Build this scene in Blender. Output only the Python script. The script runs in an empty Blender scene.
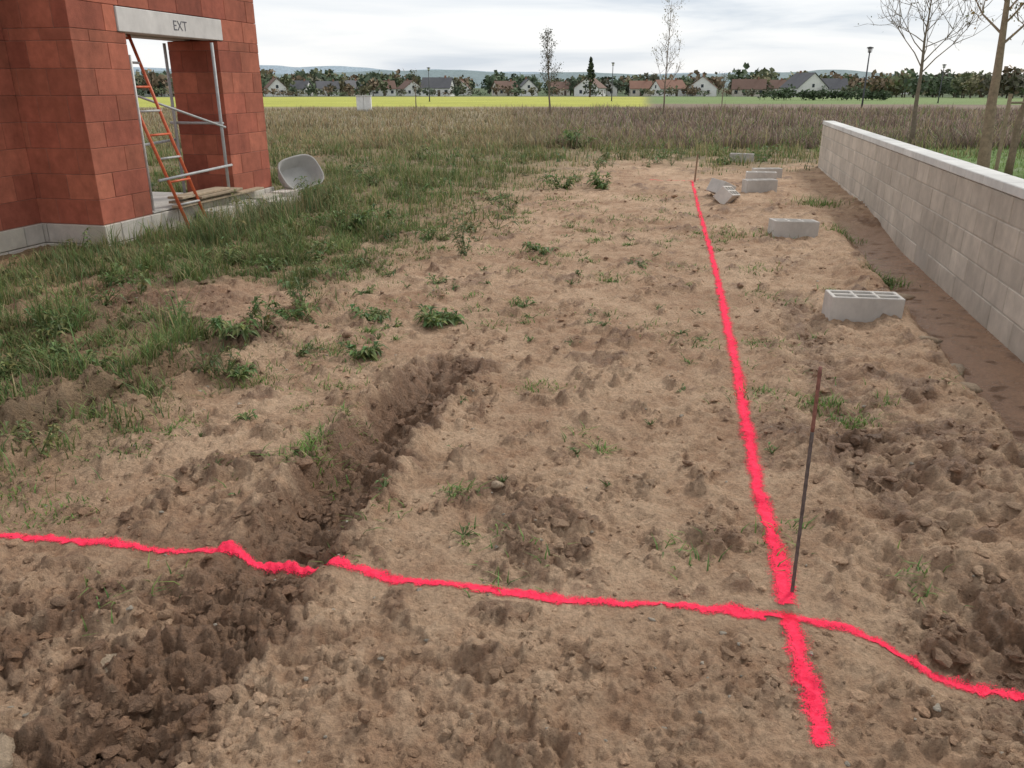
import bpy, math, numpy as np
from mathutils import Vector, Matrix
rng=np.random.default_rng(7)
scene=bpy.context.scene
# ---------------------------------------------------------------- noise
_p=rng.permutation(256); P=np.concatenate([_p,_p])
_a=rng.random(256)*2*np.pi; GX=np.cos(_a); GY=np.sin(_a)
R1=rng.random(256); R2=rng.random(256); R3=rng.random(256)
def perlin(x,y,seed=0):
    x=np.asarray(x,float)+seed*17.31; y=np.asarray(y,float)+seed*9.17
    xi=np.floor(x).astype(np.int64); yi=np.floor(y).astype(np.int64)
    fx=x-xi; fy=y-yi
    u=fx*fx*fx*(fx*(fx*6-15)+10); v=fy*fy*fy*(fy*(fy*6-15)+10)
    def g(ix,iy,ax,ay):
        h=P[P[ix&255]+(iy&255)]
        return GX[h]*ax+GY[h]*ay
    a=g(xi,yi,fx,fy); b=g(xi+1,yi,fx-1,fy); c=g(xi,yi+1,fx,fy-1); d=g(xi+1,yi+1,fx-1,fy-1)
    return 1.4*((a*(1-u)+b*u)*(1-v)+(c*(1-u)+d*u)*v)
def fbm(x,y,size,octv,seed,gain=.5,ridge=False):
    s=0;a=1;f=1.0/size;t=0
    for k in range(octv):
        n=perlin(x*f,y*f,seed+k*3)
        if ridge: n=1-2*np.abs(n)
        s=s+a*n; t+=a; a*=gain; f*=2.03
    return s/t
def clods(x,y,size,seed,keep=.5):
    X=x/size+seed*7.7; Y=y/size+seed*3.3
    xi=np.floor(X).astype(np.int64); yi=np.floor(Y).astype(np.int64)
    best=np.zeros_like(X)
    for dx in (-1,0,1):
        for dy in (-1,0,1):
            h=P[P[(xi+dx)&255]+((yi+dy)&255)]
            px=xi+dx+R1[h]; py=yi+dy+R2[h]
            rad=.25+.5*R3[h]
            ex=1+.5*(R1[(h+7)&255]-.5)
            d2=(((X-px)*ex)**2+((Y-py)/ex)**2)/rad**2
            hh=np.sqrt(np.clip(1-d2,0,1))*rad*.62
            hh=np.where(R3[(h+31)&255]<keep,hh,0)
            best=np.maximum(best,hh)
    return best*size
def sst(a,b,x):
    t=np.clip((x-a)/(b-a),0,1); return t*t*(3-2*t)
def polyd(x,y,pts):
    best=np.full(np.shape(x),1e9); sg=np.zeros(np.shape(x)); ts=np.zeros(np.shape(x)); acc=0
    for (ax,ay),(bx,by) in zip(pts[:-1],pts[1:]):
        L=math.hypot(bx-ax,by-ay); ux,uy=(bx-ax)/L,(by-ay)/L
        t=np.clip((x-ax)*ux+(y-ay)*uy,0,L)
        dx=x-(ax+ux*t); dy=y-(ay+uy*t); d=np.hypot(dx,dy)
        s=np.sign(dx*uy-dy*ux); m=d<best
        best=np.where(m,d,best); sg=np.where(m,s,sg); ts=np.where(m,acc+t,ts); acc+=L
    return best*sg,ts,acc
# ---------------------------------------------------------------- layout (metres)
RUT1=[(-1.08,1.35),(-1.0,1.65),(-.93,1.95),(-.86,2.25),(-.79,2.6),(-.725,3.02),(-.635,3.53),(-.50,4.05),(-.22,4.85)]
RUT2=[(-2.75,2.6),(-2.40,3.35),(-2.28,3.73),(-2.13,4.05),(-1.92,4.47),(-1.75,5.3)]
RUT3=[(1.55,2.7),(1.62,3.5),(1.85,4.6),(2.2,6.2)]
LINE_A=[(.80,1.62),(.815,1.74),(.83,1.85),(.861,1.996),(.89,2.195),(.94,2.425),(.989,2.695),(1.033,3.02),(1.107,3.365),(1.214,3.915),(1.384,4.73),(1.667,6.218),(2.047,8.277),(2.469,10.68),(3.168,14.5)]
LINE_B=[(-2.6,2.72),(-1.942,2.66),(-1.691,2.615),(-1.365,2.553),(-1.13,2.513),(-.977,2.49),(-.80,2.46),(-.62,2.42),(-.50,2.40),(-.384,2.345),(-.21,2.316),(.027,2.265),(.289,2.222),(.545,2.19),(.764,2.158),(.869,2.137),(.999,2.10),(1.09,2.08),(1.16,2.03),(1.25,1.97),(1.38,1.92),(1.6,1.88),(2.2,1.8)]
LINE_C=[(2.45,14.7),(2.8,14.62),(3.3,14.65)]
WU=np.array([.2329,.9725]); W0=np.array([3.43,5.15])
def wall_side(x,y): return (x-W0[0])*WU[1]-(y-W0[1])*WU[0]
def wall_s(x,y): return (x-W0[0])*WU[0]+(y-W0[1])*WU[1]
HC=np.array([-4.19,8.31]); HU=np.array([.225,.9744]); HV=np.array([-.9744,.225])
def house_sp(x,y):
    dx=x-HC[0]; dy=y-HC[1]
    return dx*HU[0]+dy*HU[1], dx*HV[0]+dy*HV[1]

def churn(x,y):
    c=np.zeros(np.shape(x))
    def blob(cx,cy,r,a): return a*np.exp(-((x-cx)**2+(y-cy)**2)/r**2)
    d1,t1,L1=polyd(x,y,RUT1); d2,t2,L2=polyd(x,y,RUT2); d3,t3,L3=polyd(x,y,RUT3)
    wd=fbm(x,y,.35,5,5,.6)
    c=np.maximum(c,1.05*np.exp(-(d1/(.25+.15*wd))**4)*(1-sst(L1-.3,L1,t1)))
    c=np.maximum(c,1.0*np.exp(-(d2/(.24+.16*wd))**4))
    c=np.maximum(c,.75*np.exp(-(d3/(.24+.18*wd))**2))
    b=blob(-1.2,1.8,.75,.72)+blob(1.55,1.95,.5,.95)+blob(1.45,3.5,.5,.8)+blob(-1.7,2.2,.4,.35)+blob(2.3,3.2,.7,.7)+blob(-.05,1.75,.3,.35)+blob(1.95,5.0,.5,.6)+blob(-2.8,5.7,1.0,.8)+blob(-3.1,7,.8,.6)+blob(.6,1.85,.25,.4)+blob(.2,3.0,.3,.3)+blob(-1.6,3.5,.5,.35)+blob(2.6,7.5,.8,.5)+blob(-.4,3.7,.25,.4)
    c=np.maximum(c,b*(1+1.6*wd))
    n=fbm(x,y,.7,5,11,.6)
    n2=fbm(x,y,.20,5,14,.62)
    c=np.maximum(c,.8*sst(.03,.38,n+.5*n2))
    c=np.maximum(c,.65*sst(.06,.32,n2))
    return np.clip(c,0,1.1)
def H(x,y,parts=False):
    x=np.asarray(x,float); y=np.asarray(y,float)
    r=np.hypot(x,y)
    near=1-sst(20,45,r)
    c=churn(x,y)
    z=.030*fbm(x,y,1.7,3,1)+.016*fbm(x,y,.45,3,2)
    z=z*(near*.9+.1)
    # soil trodden flatter where the marker walked along spraying
    la=np.abs(polyd(x,y,LINE_A)[0]); lb=np.abs(polyd(x,y,LINE_B)[0])
    tread=1-.5*np.exp(-(la/.13)**2)-.55*np.exp(-(lb/.12)**2); tread=np.clip(tread,.3,1)
    wx=x+.03*fbm(x,y,.09,2,17); wy=y+.03*fbm(x,y,.09,2,18)
    p1=fbm(wx,wy,.30,5,24,.6); p2=fbm(wx,wy,.13,5,27,.62); p3=fbm(x,y,.055,3,29,.6)
    fine=.014*sst(-.04,.05,p1)*(.38+1.05*c)+.012*sst(-.05,.06,p2)*(.45+1.15*c)+.0075*sst(-.08,.12,p3)*(.6+.9*c)
    rid=fbm(x,y,.16,4,21,.58,ridge=True)
    fine=fine+(.005+.024*np.clip(c,0,1))*rid+.0085*p3*(.45+c)
    fine=fine*tread
    z=z+near*fine
    k=np.where(r<14,1,0)*tread
    z=z+k*(clods(wx,wy,.085,1,.35)*(.22+.62*c)+clods(wx,wy,.04,2,.5)*(.35+.5*c)+clods(wx,wy,.17,3,.35)*.42*np.clip(c-.15,0,1))
    wv=.05*fbm(x,y,.4,5,31,.6)
    d,t,L=polyd(x,y,RUT1); w=.155; ad=np.abs(d+wv)
    e=(1-sst(L-.75,L-.05,t)); n=fbm(x,y,.2,4,33,.6)
    dep=.05+.085*sst(1.0,1.75,t)
    z=z-dep*e*np.exp(-(ad/w)**6)*(1+.45*n)
    z=z+e*(.045+.12*n)*np.exp(-((ad-w*1.42)/(.08))**2)*np.where(d<0,1.3,.75)*sst(.8,1.8,t)
    z=z+e*.010*np.sin((t+.35*ad)*2*np.pi/.115)*np.exp(-(ad/w)**4)
    d,t,L=polyd(x,y,RUT2); ad=np.abs(d+wv); w=.15
    e=(1-sst(L-.8,L-.1,t))
    z=z-.12*e*np.exp(-(ad/w)**5)+e*(.06+.12*n)*np.exp(-((ad-w*1.5)/(.11))**2)
    d,t,L=polyd(x,y,RUT3); ad=np.abs(d+wv)
    z=z-.035*np.exp(-(ad/.17)**4)+.022*(1+2*n)*np.exp(-((ad-.24)/.08)**2)
    z=z-.10*np.exp(-(((x-1.6)/.48)**2+((y-1.95)/.42)**2)**2)
    z=z-.045*np.exp(-(((x+1.3)/.6)**2+((y-1.75)/.45)**2)**2)
    z=z+.05*np.exp(-(((x-1.05)/.16)**2+((y-1.9)/.16)**2))*(1+n)*.3
    ws=wall_side(x,y); s=wall_s(x,y)
    tr=sst(-.66+wv*2,-.46+wv*2,ws)*(1-sst(.3,.5,ws))*(1-sst(3.5,6.5,s))
    z=z*(1-.93*tr)-.14*tr
    z=z+.07*np.exp(-((ws+.80+wv*3)/.12)**2)*(1-sst(3,8,s))*(.6+n)
    z=z-.0085*np.clip(r-50,0,310)
    if parts: return z,fine
    return z
def xb(y): return np.interp(y,[2.6,3.5,4.5,6.2,8,12.1,17,22,25],[-2.2,-1.95,-1.9,-1.8,-1.4,-.8,.6,3.0,12])
def veg(x,y):
    w=.5+.16*np.clip(y-4,0,20)
    v=sst(-w,w*.6,xb(y)-x+.3*fbm(x,y,.6,3,44))
    n=fbm(x,y,1.0,4,41,.6)
    v=v*sst(-.34,.12,n+.3*sst(3,9,y)+.3*np.exp(-(((x+2.9)/.7)**2+((y-4.4)/.9)**2))-.62*np.exp(-(((x+2.3)/1.1)**2+((y-6.1)/.5)**2)))
    right=sst(14.5,19,y)*sst(2.5,4.0,x)
    v=np.maximum(v,right*sst(-.3,.1,n))
    v=np.maximum(v,sst(16,23,y)*.95*sst(-.6,-.1,n+.4*sst(18,24,y)))
    v=np.maximum(v,.9*sst(.3,.5,wall_side(x,y)))
    return np.clip(v,0,1)
def soil(x,y,fine=None):
    r=np.hypot(x,y); c=churn(x,y)
    n=fbm(x,y,.9,4,52); n2=fbm(x,y,.18,4,53,.6); n3=fbm(x,y,.05,3,54,.6)
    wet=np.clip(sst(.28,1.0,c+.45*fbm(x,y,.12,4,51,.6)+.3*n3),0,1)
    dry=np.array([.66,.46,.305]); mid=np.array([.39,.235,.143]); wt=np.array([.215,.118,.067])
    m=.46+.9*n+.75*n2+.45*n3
    if fine is not None: m=m-14*(fine-.014)        # hollows coloured darker, crests paler: cavity shade in the colour, besides damp
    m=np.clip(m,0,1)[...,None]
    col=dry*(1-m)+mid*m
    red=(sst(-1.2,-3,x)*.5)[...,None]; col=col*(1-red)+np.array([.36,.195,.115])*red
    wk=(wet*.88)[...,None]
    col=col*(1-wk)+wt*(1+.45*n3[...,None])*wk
    col=col*(1+.22*n3+.10*n2)[...,None]
    ws=wall_side(x,y); s=wall_s(x,y)
    wvv=.14*fbm(x,y,.4,4,31)
    tr=(sst(-.64+wvv,-.48+wvv,ws)*(1-sst(.3,.5,ws))*(1-sst(3.5,6.5,s)))
    col=col*(1-tr[...,None])+np.array([.33,.19,.115])*(1+.35*n2)[...,None]*tr[...,None]
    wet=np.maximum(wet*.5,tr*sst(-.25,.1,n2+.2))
    v=veg(x,y)
    g=np.stack([.20+.06*n,.165+.04*n,.085+0*n],-1)
    k=(v*sst(5,16,r)*.8+v*.4*(1-sst(5,16,r)))[...,None]; col=col*(1-k)+g*k
    lawn=sst(.25,.6,ws)*(1-sst(35,50,y))
    col=col*(1-lawn[...,None])+np.array([.15,.23,.06])*lawn[...,None]
    ang=x/np.maximum(y,1)
    far=sst(24,34,r)
    base=np.where((ang<0)[...,None],np.array([.28,.225,.14]),np.array([.23,.17,.125]))
    nn=fbm(x,y,14,4,61)[...,None]
    base=base*(1+.35*nn)
    col=col*(1-far[...,None])+base*far[...,None]
    yel=sst(72,80,y)*(1-sst(260,275,y))*(1-sst(.15,.17,ang))
    col=col*(1-yel[...,None])+np.array([.44,.45,.075])*(1+.3*nn)*yel[...,None]
    grn=sst(95,100,y)*(sst(.15,.17,ang))
    col=col*(1-grn[...,None])+np.array([.18,.25,.08])*(1+.2*nn)*grn[...,None]
    vil=sst(275,285,y)[...,None]
    col=col*(1-vil)+np.array([.085,.12,.05])*vil
    wet=wet*(1-far)
    return np.clip(col,.01,.9),wet,v
# ---------------------------------------------------------------- mesh helpers
def mk(name,V,F4=None,F3=None,mat=None,smooth=False,attrs=None,parent=None):
    V=np.asarray(V,np.float32); me=bpy.data.meshes.new(name)
    me.vertices.add(len(V)); me.vertices.foreach_set('co',V.ravel())
    parts=[];st=[];off=0
    for F,k in ((F4,4),(F3,3)):
        if F is not None and len(F):
            F=np.asarray(F,np.int32); parts.append(F.ravel()); st.append(off+np.arange(len(F))*k); off+=len(F)*k
    L=np.concatenate(parts); S=np.concatenate(st).astype(np.int32)
    me.loops.add(len(L)); me.loops.foreach_set('vertex_index',L.astype(np.int32))
    me.polygons.add(len(S)); me.polygons.foreach_set('loop_start',S)
    me.polygons.foreach_set('use_smooth',np.full(len(S),smooth))
    me.update(calc_edges=True)
    for an,(kind,dat) in (attrs or {}).items():
        if kind=='c':
            a=me.attributes.new(an,'FLOAT_COLOR','POINT')
            d=np.ones((len(V),4),np.float32); d[:,:3]=dat; a.data.foreach_set('color',d.ravel())
        else:
            a=me.attributes.new(an,'FLOAT','POINT'); a.data.foreach_set('value',np.asarray(dat,np.float32))
    me.validate()
    if mat: me.materials.append(mat)
    ob=bpy.data.objects.new(name,me); scene.collection.objects.link(ob)
    if parent: ob.parent=parent
    return ob
class MB:
    def __init__(s): s.V=[];s.C=[];s.F4=[];s.F3=[];s.n=0
    def add(s,V,F4=None,F3=None,col=(.5,.5,.5)):
        V=np.asarray(V,float).reshape(-1,3); s.V.append(V)
        c=np.asarray(col,float); c=np.broadcast_to(c,(len(V),3)); s.C.append(c)
        if F4 is not None and len(F4): s.F4.append(np.asarray(F4)+s.n)
        if F3 is not None and len(F3): s.F3.append(np.asarray(F3)+s.n)
        s.n+=len(V)
    def box(s,lo,hi,col=(.5,.5,.5),frame=None,rot=None):
        x0,y0,z0=lo;x1,y1,z1=hi
        V=np.array([[x0,y0,z0],[x1,y0,z0],[x1,y1,z0],[x0,y1,z0],[x0,y0,z1],[x1,y0,z1],[x1,y1,z1],[x0,y1,z1]],float)
        if frame is not None:
            o,a,b=frame
            V=np.stack([o[0]+a[0]*V[:,0]+b[0]*V[:,1],o[1]+a[1]*V[:,0]+b[1]*V[:,1],V[:,2]],-1)
            if a[0]*b[1]-a[1]*b[0]<0: 
                s.add(V,[(0,1,2,3),(4,7,6,5),(0,4,5,1),(1,5,6,2),(2,6,7,3),(3,7,4,0)],col=col); return
        s.add(V,[(3,2,1,0),(4,5,6,7),(0,1,5,4),(1,2,6,5),(2,3,7,6),(3,0,4,7)],col=col)
    def tube(s,pts,rad,sides=6,col=(.5,.5,.5),cap=True):
        pts=[Vector(p) for p in pts]; n=len(pts); V=[]
        if not hasattr(rad,'__len__'): rad=[rad]*n
        for i,p in enumerate(pts):
            t=(pts[min(i+1,n-1)]-pts[max(i-1,0)]).normalized()
            a=t.cross(Vector((0,1,0)) if abs(t.y)<.9 else Vector((1,0,0))).normalized(); b=t.cross(a)
            for k in range(sides):
                q=2*math.pi*k/sides; V.append(p+(a*math.cos(q)+b*math.sin(q))*rad[i])
        F=[]
        for i in range(n-1):
            for k in range(sides):
                k2=(k+1)%sides; F.append((i*sides+k,i*sides+k2,(i+1)*sides+k2,(i+1)*sides+k))
        F3=[]
        if cap:
            V.append(pts[0]);V.append(pts[-1]); c0=n*sides;c1=c0+1
            for k in range(sides):
                k2=(k+1)%sides; F3.append((c0,k2,k)); F3.append((c1,(n-1)*sides+k,(n-1)*sides+k2))
        s.add([tuple(v) for v in V],F,F3,col)
    def build(s,name,mat,smooth=False,parent=None):
        return mk(name,np.concatenate(s.V),np.concatenate(s.F4) if s.F4 else None,np.concatenate(s.F3) if s.F3 else None,mat,smooth,{'col':('c',np.concatenate(s.C))},parent)
def empty(name,loc=(0,0,0)):
    e=bpy.data.objects.new(name,None); e.location=loc; scene.collection.objects.link(e); return e
# ---------------------------------------------------------------- materials
def amat(name,rough=.9,attr='col',nscale=30,namp=.35,bump=.0,bscale=200,transl=0,spec=.3,metal=0,det=4,stain=0):
    m=bpy.data.materials.new(name); m.use_nodes=True; N=m.node_tree.nodes; L=m.node_tree.links
    b=N['Principled BSDF']; b.inputs['Roughness'].default_value=rough; b.inputs['Specular IOR Level'].default_value=spec; b.inputs['Metallic'].default_value=metal
    a=N.new('ShaderNodeAttribute'); a.attribute_name=attr
    out=a.outputs['Color']
    tc=N.new('ShaderNodeTexCoord')
    if namp:
        n=N.new('ShaderNodeTexNoise'); n.inputs['Scale'].default_value=nscale; n.inputs['Detail'].default_value=det; n.inputs['Roughness'].default_value=.65
        L.new(tc.outputs['Object'],n.inputs['Vector'])
        mr=N.new('ShaderNodeMapRange'); mr.inputs['From Min'].default_value=.25; mr.inputs['From Max'].default_value=.75
        mr.inputs['To Min'].default_value=1-namp; mr.inputs['To Max'].default_value=1+namp
        L.new(n.outputs['Fac'],mr.inputs['Value'])
        vm=N.new('ShaderNodeVectorMath'); vm.operation='SCALE'
        L.new(out,vm.inputs[0]); L.new(mr.outputs['Result'],vm.inputs['Scale']); out=vm.outputs[0]
    if stain:
        n=N.new('ShaderNodeTexNoise'); n.inputs['Scale'].default_value=1.6; n.inputs['Detail'].default_value=6; n.inputs['Roughness'].default_value=.7
        mp=N.new('ShaderNodeMapping'); mp.inputs['Scale'].default_value=(1,1,.45); L.new(tc.outputs['Object'],mp.inputs[0]); L.new(mp.outputs[0],n.inputs['Vector'])
        mr=N.new('ShaderNodeMapRange'); mr.inputs['From Min'].default_value=.35; mr.inputs['From Max'].default_value=.68; mr.inputs['To Min'].default_value=1.12; mr.inputs['To Max'].default_value=1-stain
        L.new(n.outputs['Fac'],mr.inputs['Value']); vm=N.new('ShaderNodeVectorMath'); vm.operation='SCALE'
        L.new(out,vm.inputs[0]); L.new(mr.outputs['Result'],vm.inputs['Scale']); out=vm.outputs[0]
    L.new(out,b.inputs['Base Color'])
    if bump:
        n2=N.new('ShaderNodeTexNoise'); n2.inputs['Scale'].default_value=bscale; n2.inputs['Detail'].default_value=3; n2.inputs['Roughness'].default_value=.7
        L.new(tc.outputs['Object'],n2.inputs['Vector'])
        bp=N.new('ShaderNodeBump'); bp.inputs['Strength'].default_value=1; bp.inputs['Distance'].default_value=bump
        L.new(n2.outputs['Fac'],bp.inputs['Height']); L.new(bp.outputs[0],b.inputs['Normal'])
    if transl:
        t=N.new('ShaderNodeBsdfTranslucent'); L.new(out,t.inputs['Color'])
        mx=N.new('ShaderNodeMixShader'); mx.inputs[0].default_value=transl
        L.new(b.outputs[0],mx.inputs[1]); L.new(t.outputs[0],mx.inputs[2]); L.new(mx.outputs[0],N['Material Output'].inputs['Surface'])
    return m
def soilmat(name,paint=False):
    m=bpy.data.materials.new(name); m.use_nodes=True; N=m.node_tree.nodes; L=m.node_tree.links
    b=N['Principled BSDF']
    tc=N.new('ShaderNodeTexCoord')
    def noise(sc,det=6,ro=.65):
        n=N.new('ShaderNodeTexNoise'); n.inputs['Scale'].default_value=sc; n.inputs['Detail'].default_value=det; n.inputs['Roughness'].default_value=ro
        L.new(tc.outputs['Object'],n.inputs['Vector']); return n
    def mr(src,a,b_,c,d):
        r=N.new('ShaderNodeMapRange'); r.inputs['From Min'].default_value=a; r.inputs['From Max'].default_value=b_; r.inputs['To Min'].default_value=c; r.inputs['To Max'].default_value=d
        L.new(src,r.inputs['Value']); return r.outputs['Result']
    def math_(op,a,b2=None):
        q=N.new('ShaderNodeMath'); q.operation=op
        for i,v in enumerate((a,b2)):
            if v is None: continue
            if isinstance(v,(int,float)): q.inputs[i].default_value=v
            else: L.new(v,q.inputs[i])
        return q.outputs[0]
    n2=noise(60,5,.75)
    bp=N.new('ShaderNodeBump'); bp.inputs['Strength'].default_value=1 if not paint else .6; bp.inputs['Distance'].default_value=.028 if not paint else .014
    L.new(n2.outputs['Fac'],bp.inputs['Height']); L.new(bp.outputs[0],b.inputs['Normal'])
    if not paint:
        a=N.new('ShaderNodeAttribute'); a.attribute_name='col'
        w=N.new('ShaderNodeAttribute'); w.attribute_name='wet'
        L.new(mr(w.outputs['Fac'],.5,1,1,.3),bp.inputs['Strength'])
        vm=N.new('ShaderNodeVectorMath'); vm.operation='SCALE'
        L.new(a.outputs['Color'],vm.inputs[0]); L.new(mr(n2.outputs['Fac'],.3,.7,.66,1.28),vm.inputs['Scale'])
        L.new(vm.outputs[0],b.inputs['Base Color'])
        L.new(mr(w.outputs['Fac'],0,1,.95,.26),b.inputs['Roughness']); b.inputs['Specular IOR Level'].default_value=.4
    else:
        a=N.new('ShaderNodeAttribute'); a.attribute_name='pd'
        n4=noise(22,6,.8); n5=noise(260,2,.6)
        v=math_('ADD',a.outputs['Fac'],mr(n4.outputs['Fac'],.25,.75,-.8,.8))
        v=math_('ADD',v,mr(n5.outputs['Fac'],.3,.7,-.8,.8))
        al=mr(v,.75,1.25,1,0)
        hs=N.new('ShaderNodeMix'); hs.data_type='RGBA'; L.new(mr(n2.outputs['Fac'],.3,.7,0,1),hs.inputs[0]); hs.inputs[6].default_value=(.88,.025,.075,1); hs.inputs[7].default_value=(1,.075,.145,1)
        L.new(hs.outputs[2],b.inputs['Base Color']); b.inputs['Roughness'].default_value=.9; b.inputs['Specular IOR Level'].default_value=.1
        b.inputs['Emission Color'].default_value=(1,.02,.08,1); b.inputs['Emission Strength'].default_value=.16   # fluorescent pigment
        L.new(al,b.inputs['Alpha'])
    return m
M_soil=soilmat('soil'); M_paint=soilmat('marking_paint',True)
M_grass=amat('grass_blades',.7,namp=0,transl=.3)
M_leaf=amat('leaves',.55,namp=0,transl=.3,spec=.4)
M_far=amat('far_foliage',.9,nscale=.15,namp=.3,det=2)
M_brick=amat('terracotta_block',.85,nscale=9,namp=.22,bump=.004,bscale=90,stain=.28)
M_block=amat('concrete_block_grey',.95,nscale=7,namp=.14,bump=.005,bscale=220,stain=.22)
M_conc=amat('concrete',.9,nscale=5,namp=.12,bump=.002,bscale=150,stain=.12)
M_metal=amat('metal_paint',.5,nscale=20,namp=.2,bump=.001,bscale=80,spec=.5)
M_rust=amat('rusty_steel',.75,nscale=60,namp=.45,bump=.001,bscale=400)
M_wood=amat('weathered_wood',.85,nscale=18,namp=.3,bump=.002,bscale=90)
M_bark=amat('bark',.9,nscale=15,namp=.35,bump=.006,bscale=40)
M_render=amat('house_materials',.85,nscale=.6,namp=.12)
# ---------------------------------------------------------------- ground
def build_ground():
    fine=np.radians(np.arange(-50,50,.17)); back=np.radians(np.arange(50,310,2.0))
    A=np.concatenate([fine,back]); na=len(A)
    rr=[.03,.2,.4,.6,.8]
    r=.95
    while r<24: rr.append(r); r*=1.0044
    while r<6500: rr.append(r); r*=1.035
    Rr=np.array(rr); nr=len(Rr)
    rg,ag=np.meshgrid(Rr,A,indexing='ij')
    x=(rg*np.sin(ag)).ravel(); y=(rg*np.cos(ag)).ravel()
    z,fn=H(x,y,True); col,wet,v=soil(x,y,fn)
    V=np.stack([x,y,z],-1)
    i,j=np.meshgrid(np.arange(nr-1),np.arange(na),indexing='ij'); j2=(j+1)%na
    F=np.stack([i*na+j,i*na+j2,(i+1)*na+j2,(i+1)*na+j],-1).reshape(-1,4)
    nV=len(V); V=np.vstack([V,[[0,0,z[0]]]]); col=np.vstack([col,col[:1]]); wet=np.append(wet,0)
    jj=np.arange(na); F3=np.stack([np.full(na,nV),(jj+1)%na,jj],-1)
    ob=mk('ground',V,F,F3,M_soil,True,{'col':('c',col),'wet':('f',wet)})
    def paint(lines,hw,name):
        pd=np.full(nV,1e3)
        for ln in lines:
            m=(x>min(p[0] for p in ln)-.3)&(x<max(p[0] for p in ln)+.3)&(y>min(p[1] for p in ln)-.3)&(y<max(p[1] for p in ln)+.3)
            idx=np.nonzero(m)[0]
            d,t,L=polyd(x[idx],y[idx],ln)
            wvar=(1+.65*fbm(x[idx],y[idx],.22,3,71))*(1-.22*sst(5,9,y[idx]))
            pd[idx]=np.minimum(pd[idx],np.abs(d+.012*fbm(x[idx],y[idx],.25,3,73))/(hw*np.clip(wvar,.4,2)))
        sel=(pd[F]<3.0).any(1)
        Fs=F[sel]; u,inv=np.unique(Fs.ravel(),return_inverse=True)
        Vs=V[u].copy(); Vs[:,2]+=.004
        mk(name,Vs,inv.reshape(-1,4),None,M_paint,True,{'pd':('f',pd[u])})
    paint([LINE_A,LINE_C],.0245,'spray_paint_line')
    paint([LINE_B],.018,'spray_paint_line')
build_ground()
# ---------------------------------------------------------------- loose clods / stones
def ico():
    t=(1+5**.5)/2
    v=np.array([(-1,t,0),(1,t,0),(-1,-t,0),(1,-t,0),(0,-1,t),(0,1,t),(0,-1,-t),(0,1,-t),(t,0,-1),(t,0,1),(-t,0,-1),(-t,0,1)],float)
    v/=np.linalg.norm(v[0])
    f=[(0,11,5),(0,5,1),(0,1,7),(0,7,10),(0,10,11),(1,5,9),(5,11,4),(11,10,2),(10,7,6),(7,1,8),(3,9,4),(3,4,2),(3,2,6),(3,6,8),(3,8,9),(4,9,5),(2,4,11),(6,2,10),(8,6,7),(9,8,1)]
    vl=list(map(tuple,v)); cache={}; nf=[]
    def mid(a,b):
        k=(min(a,b),max(a,b))
        if k not in cache:
            m=(np.array(vl[a])+np.array(vl[b]))/2; m/=np.linalg.norm(m); vl.append(tuple(m)); cache[k]=len(vl)-1
        return cache[k]
    for a,b,c in f:
        ab,bc,ca=mid(a,b),mid(b,c),mid(c,a); nf+=[(a,ab,ca),(b,bc,ab),(c,ca,bc),(ab,bc,ca)]
    return np.array(vl),np.array(nf)
IV,IF=ico()
def rocks(name,x,y,size,tint,mat,sink=.3,colmul=True,smooth=True,flat=.65,jag=.16):
    n=len(x); z=H(x,y)
    dirs=rng.normal(size=(n,6,3)); dirs/=np.linalg.norm(dirs,axis=2,keepdims=True)
    amp=rng.uniform(-.3,.3,(n,6))
    base=np.broadcast_to(IV,(n,)+IV.shape)
    dot=np.einsum('vk,nmk->nvm',IV,dirs)
    rad=1+np.einsum('nvm,nm->nv',np.sin(dot*3.2),amp)*.9+rng.uniform(-jag,jag,(n,len(IV)))
    V=base*rad[...,None]*size[:,None,None]
    V=V*np.stack([rng.uniform(.8,1.5,n),rng.uniform(.7,1.1,n),rng.uniform(flat-.2,flat+.15,n)],-1)[:,None,:]
    a=rng.uniform(0,6.28,n); ca,sa=np.cos(a)[:,None],np.sin(a)[:,None]
    X=V[...,0]*ca-V[...,1]*sa+x[:,None]; Y=V[...,0]*sa+V[...,1]*ca+y[:,None]; Z=V[...,2]+(z+size*(flat*.5-sink))[:,None]
    VV=np.stack([X,Y,Z],-1).reshape(-1,3)
    F=(IF[None]+(np.arange(n)*len(IV))[:,None,None]).reshape(-1,3)
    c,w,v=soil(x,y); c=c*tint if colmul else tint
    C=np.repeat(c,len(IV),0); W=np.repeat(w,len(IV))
    return mk(name,VV,None,F,mat,smooth,{'col':('c',C),'wet':('f',W)})
def scat(n,rmin,rmax,amax=50):
    r=np.exp(rng.uniform(np.log(rmin),np.log(rmax),n)); a=np.radians(rng.uniform(-amax,amax,n))
    return r*np.sin(a),r*np.cos(a)
x,y=scat(36000,1.1,15)
c=churn(x,y); keep=(rng.random(len(x))<(.16+.7*c)*sst(-.3,.2,fbm(x,y,.3,3,77)))&(wall_side(x,y)<-.65)
keep&=(np.abs(polyd(x,y,LINE_A)[0])>.04)&(np.abs(polyd(x,y,LINE_B)[0])>.035)
x=x[keep];y=y[keep]; c=c[keep]
sz=.003+.015*rng.random(len(x))**5*(.65+1.0*c)+.0009*np.hypot(x,y)
rocks('soil_clods',x,y,sz,(.75+.5*rng.random(len(x)))[:,None],M_soil,smooth=False,flat=.58)
x,y=scat(350,1.2,11); k=wall_side(x,y)<-.5; x=x[k];y=y[k]
g=rng.uniform(.4,.62,len(x))[:,None]
rocks('pebbles',x,y,.003+.007*rng.random(len(x))**3+.0004*np.hypot(x,y),g*np.array([1,.87,.70]),M_soil,colmul=False,jag=.05)
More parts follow.
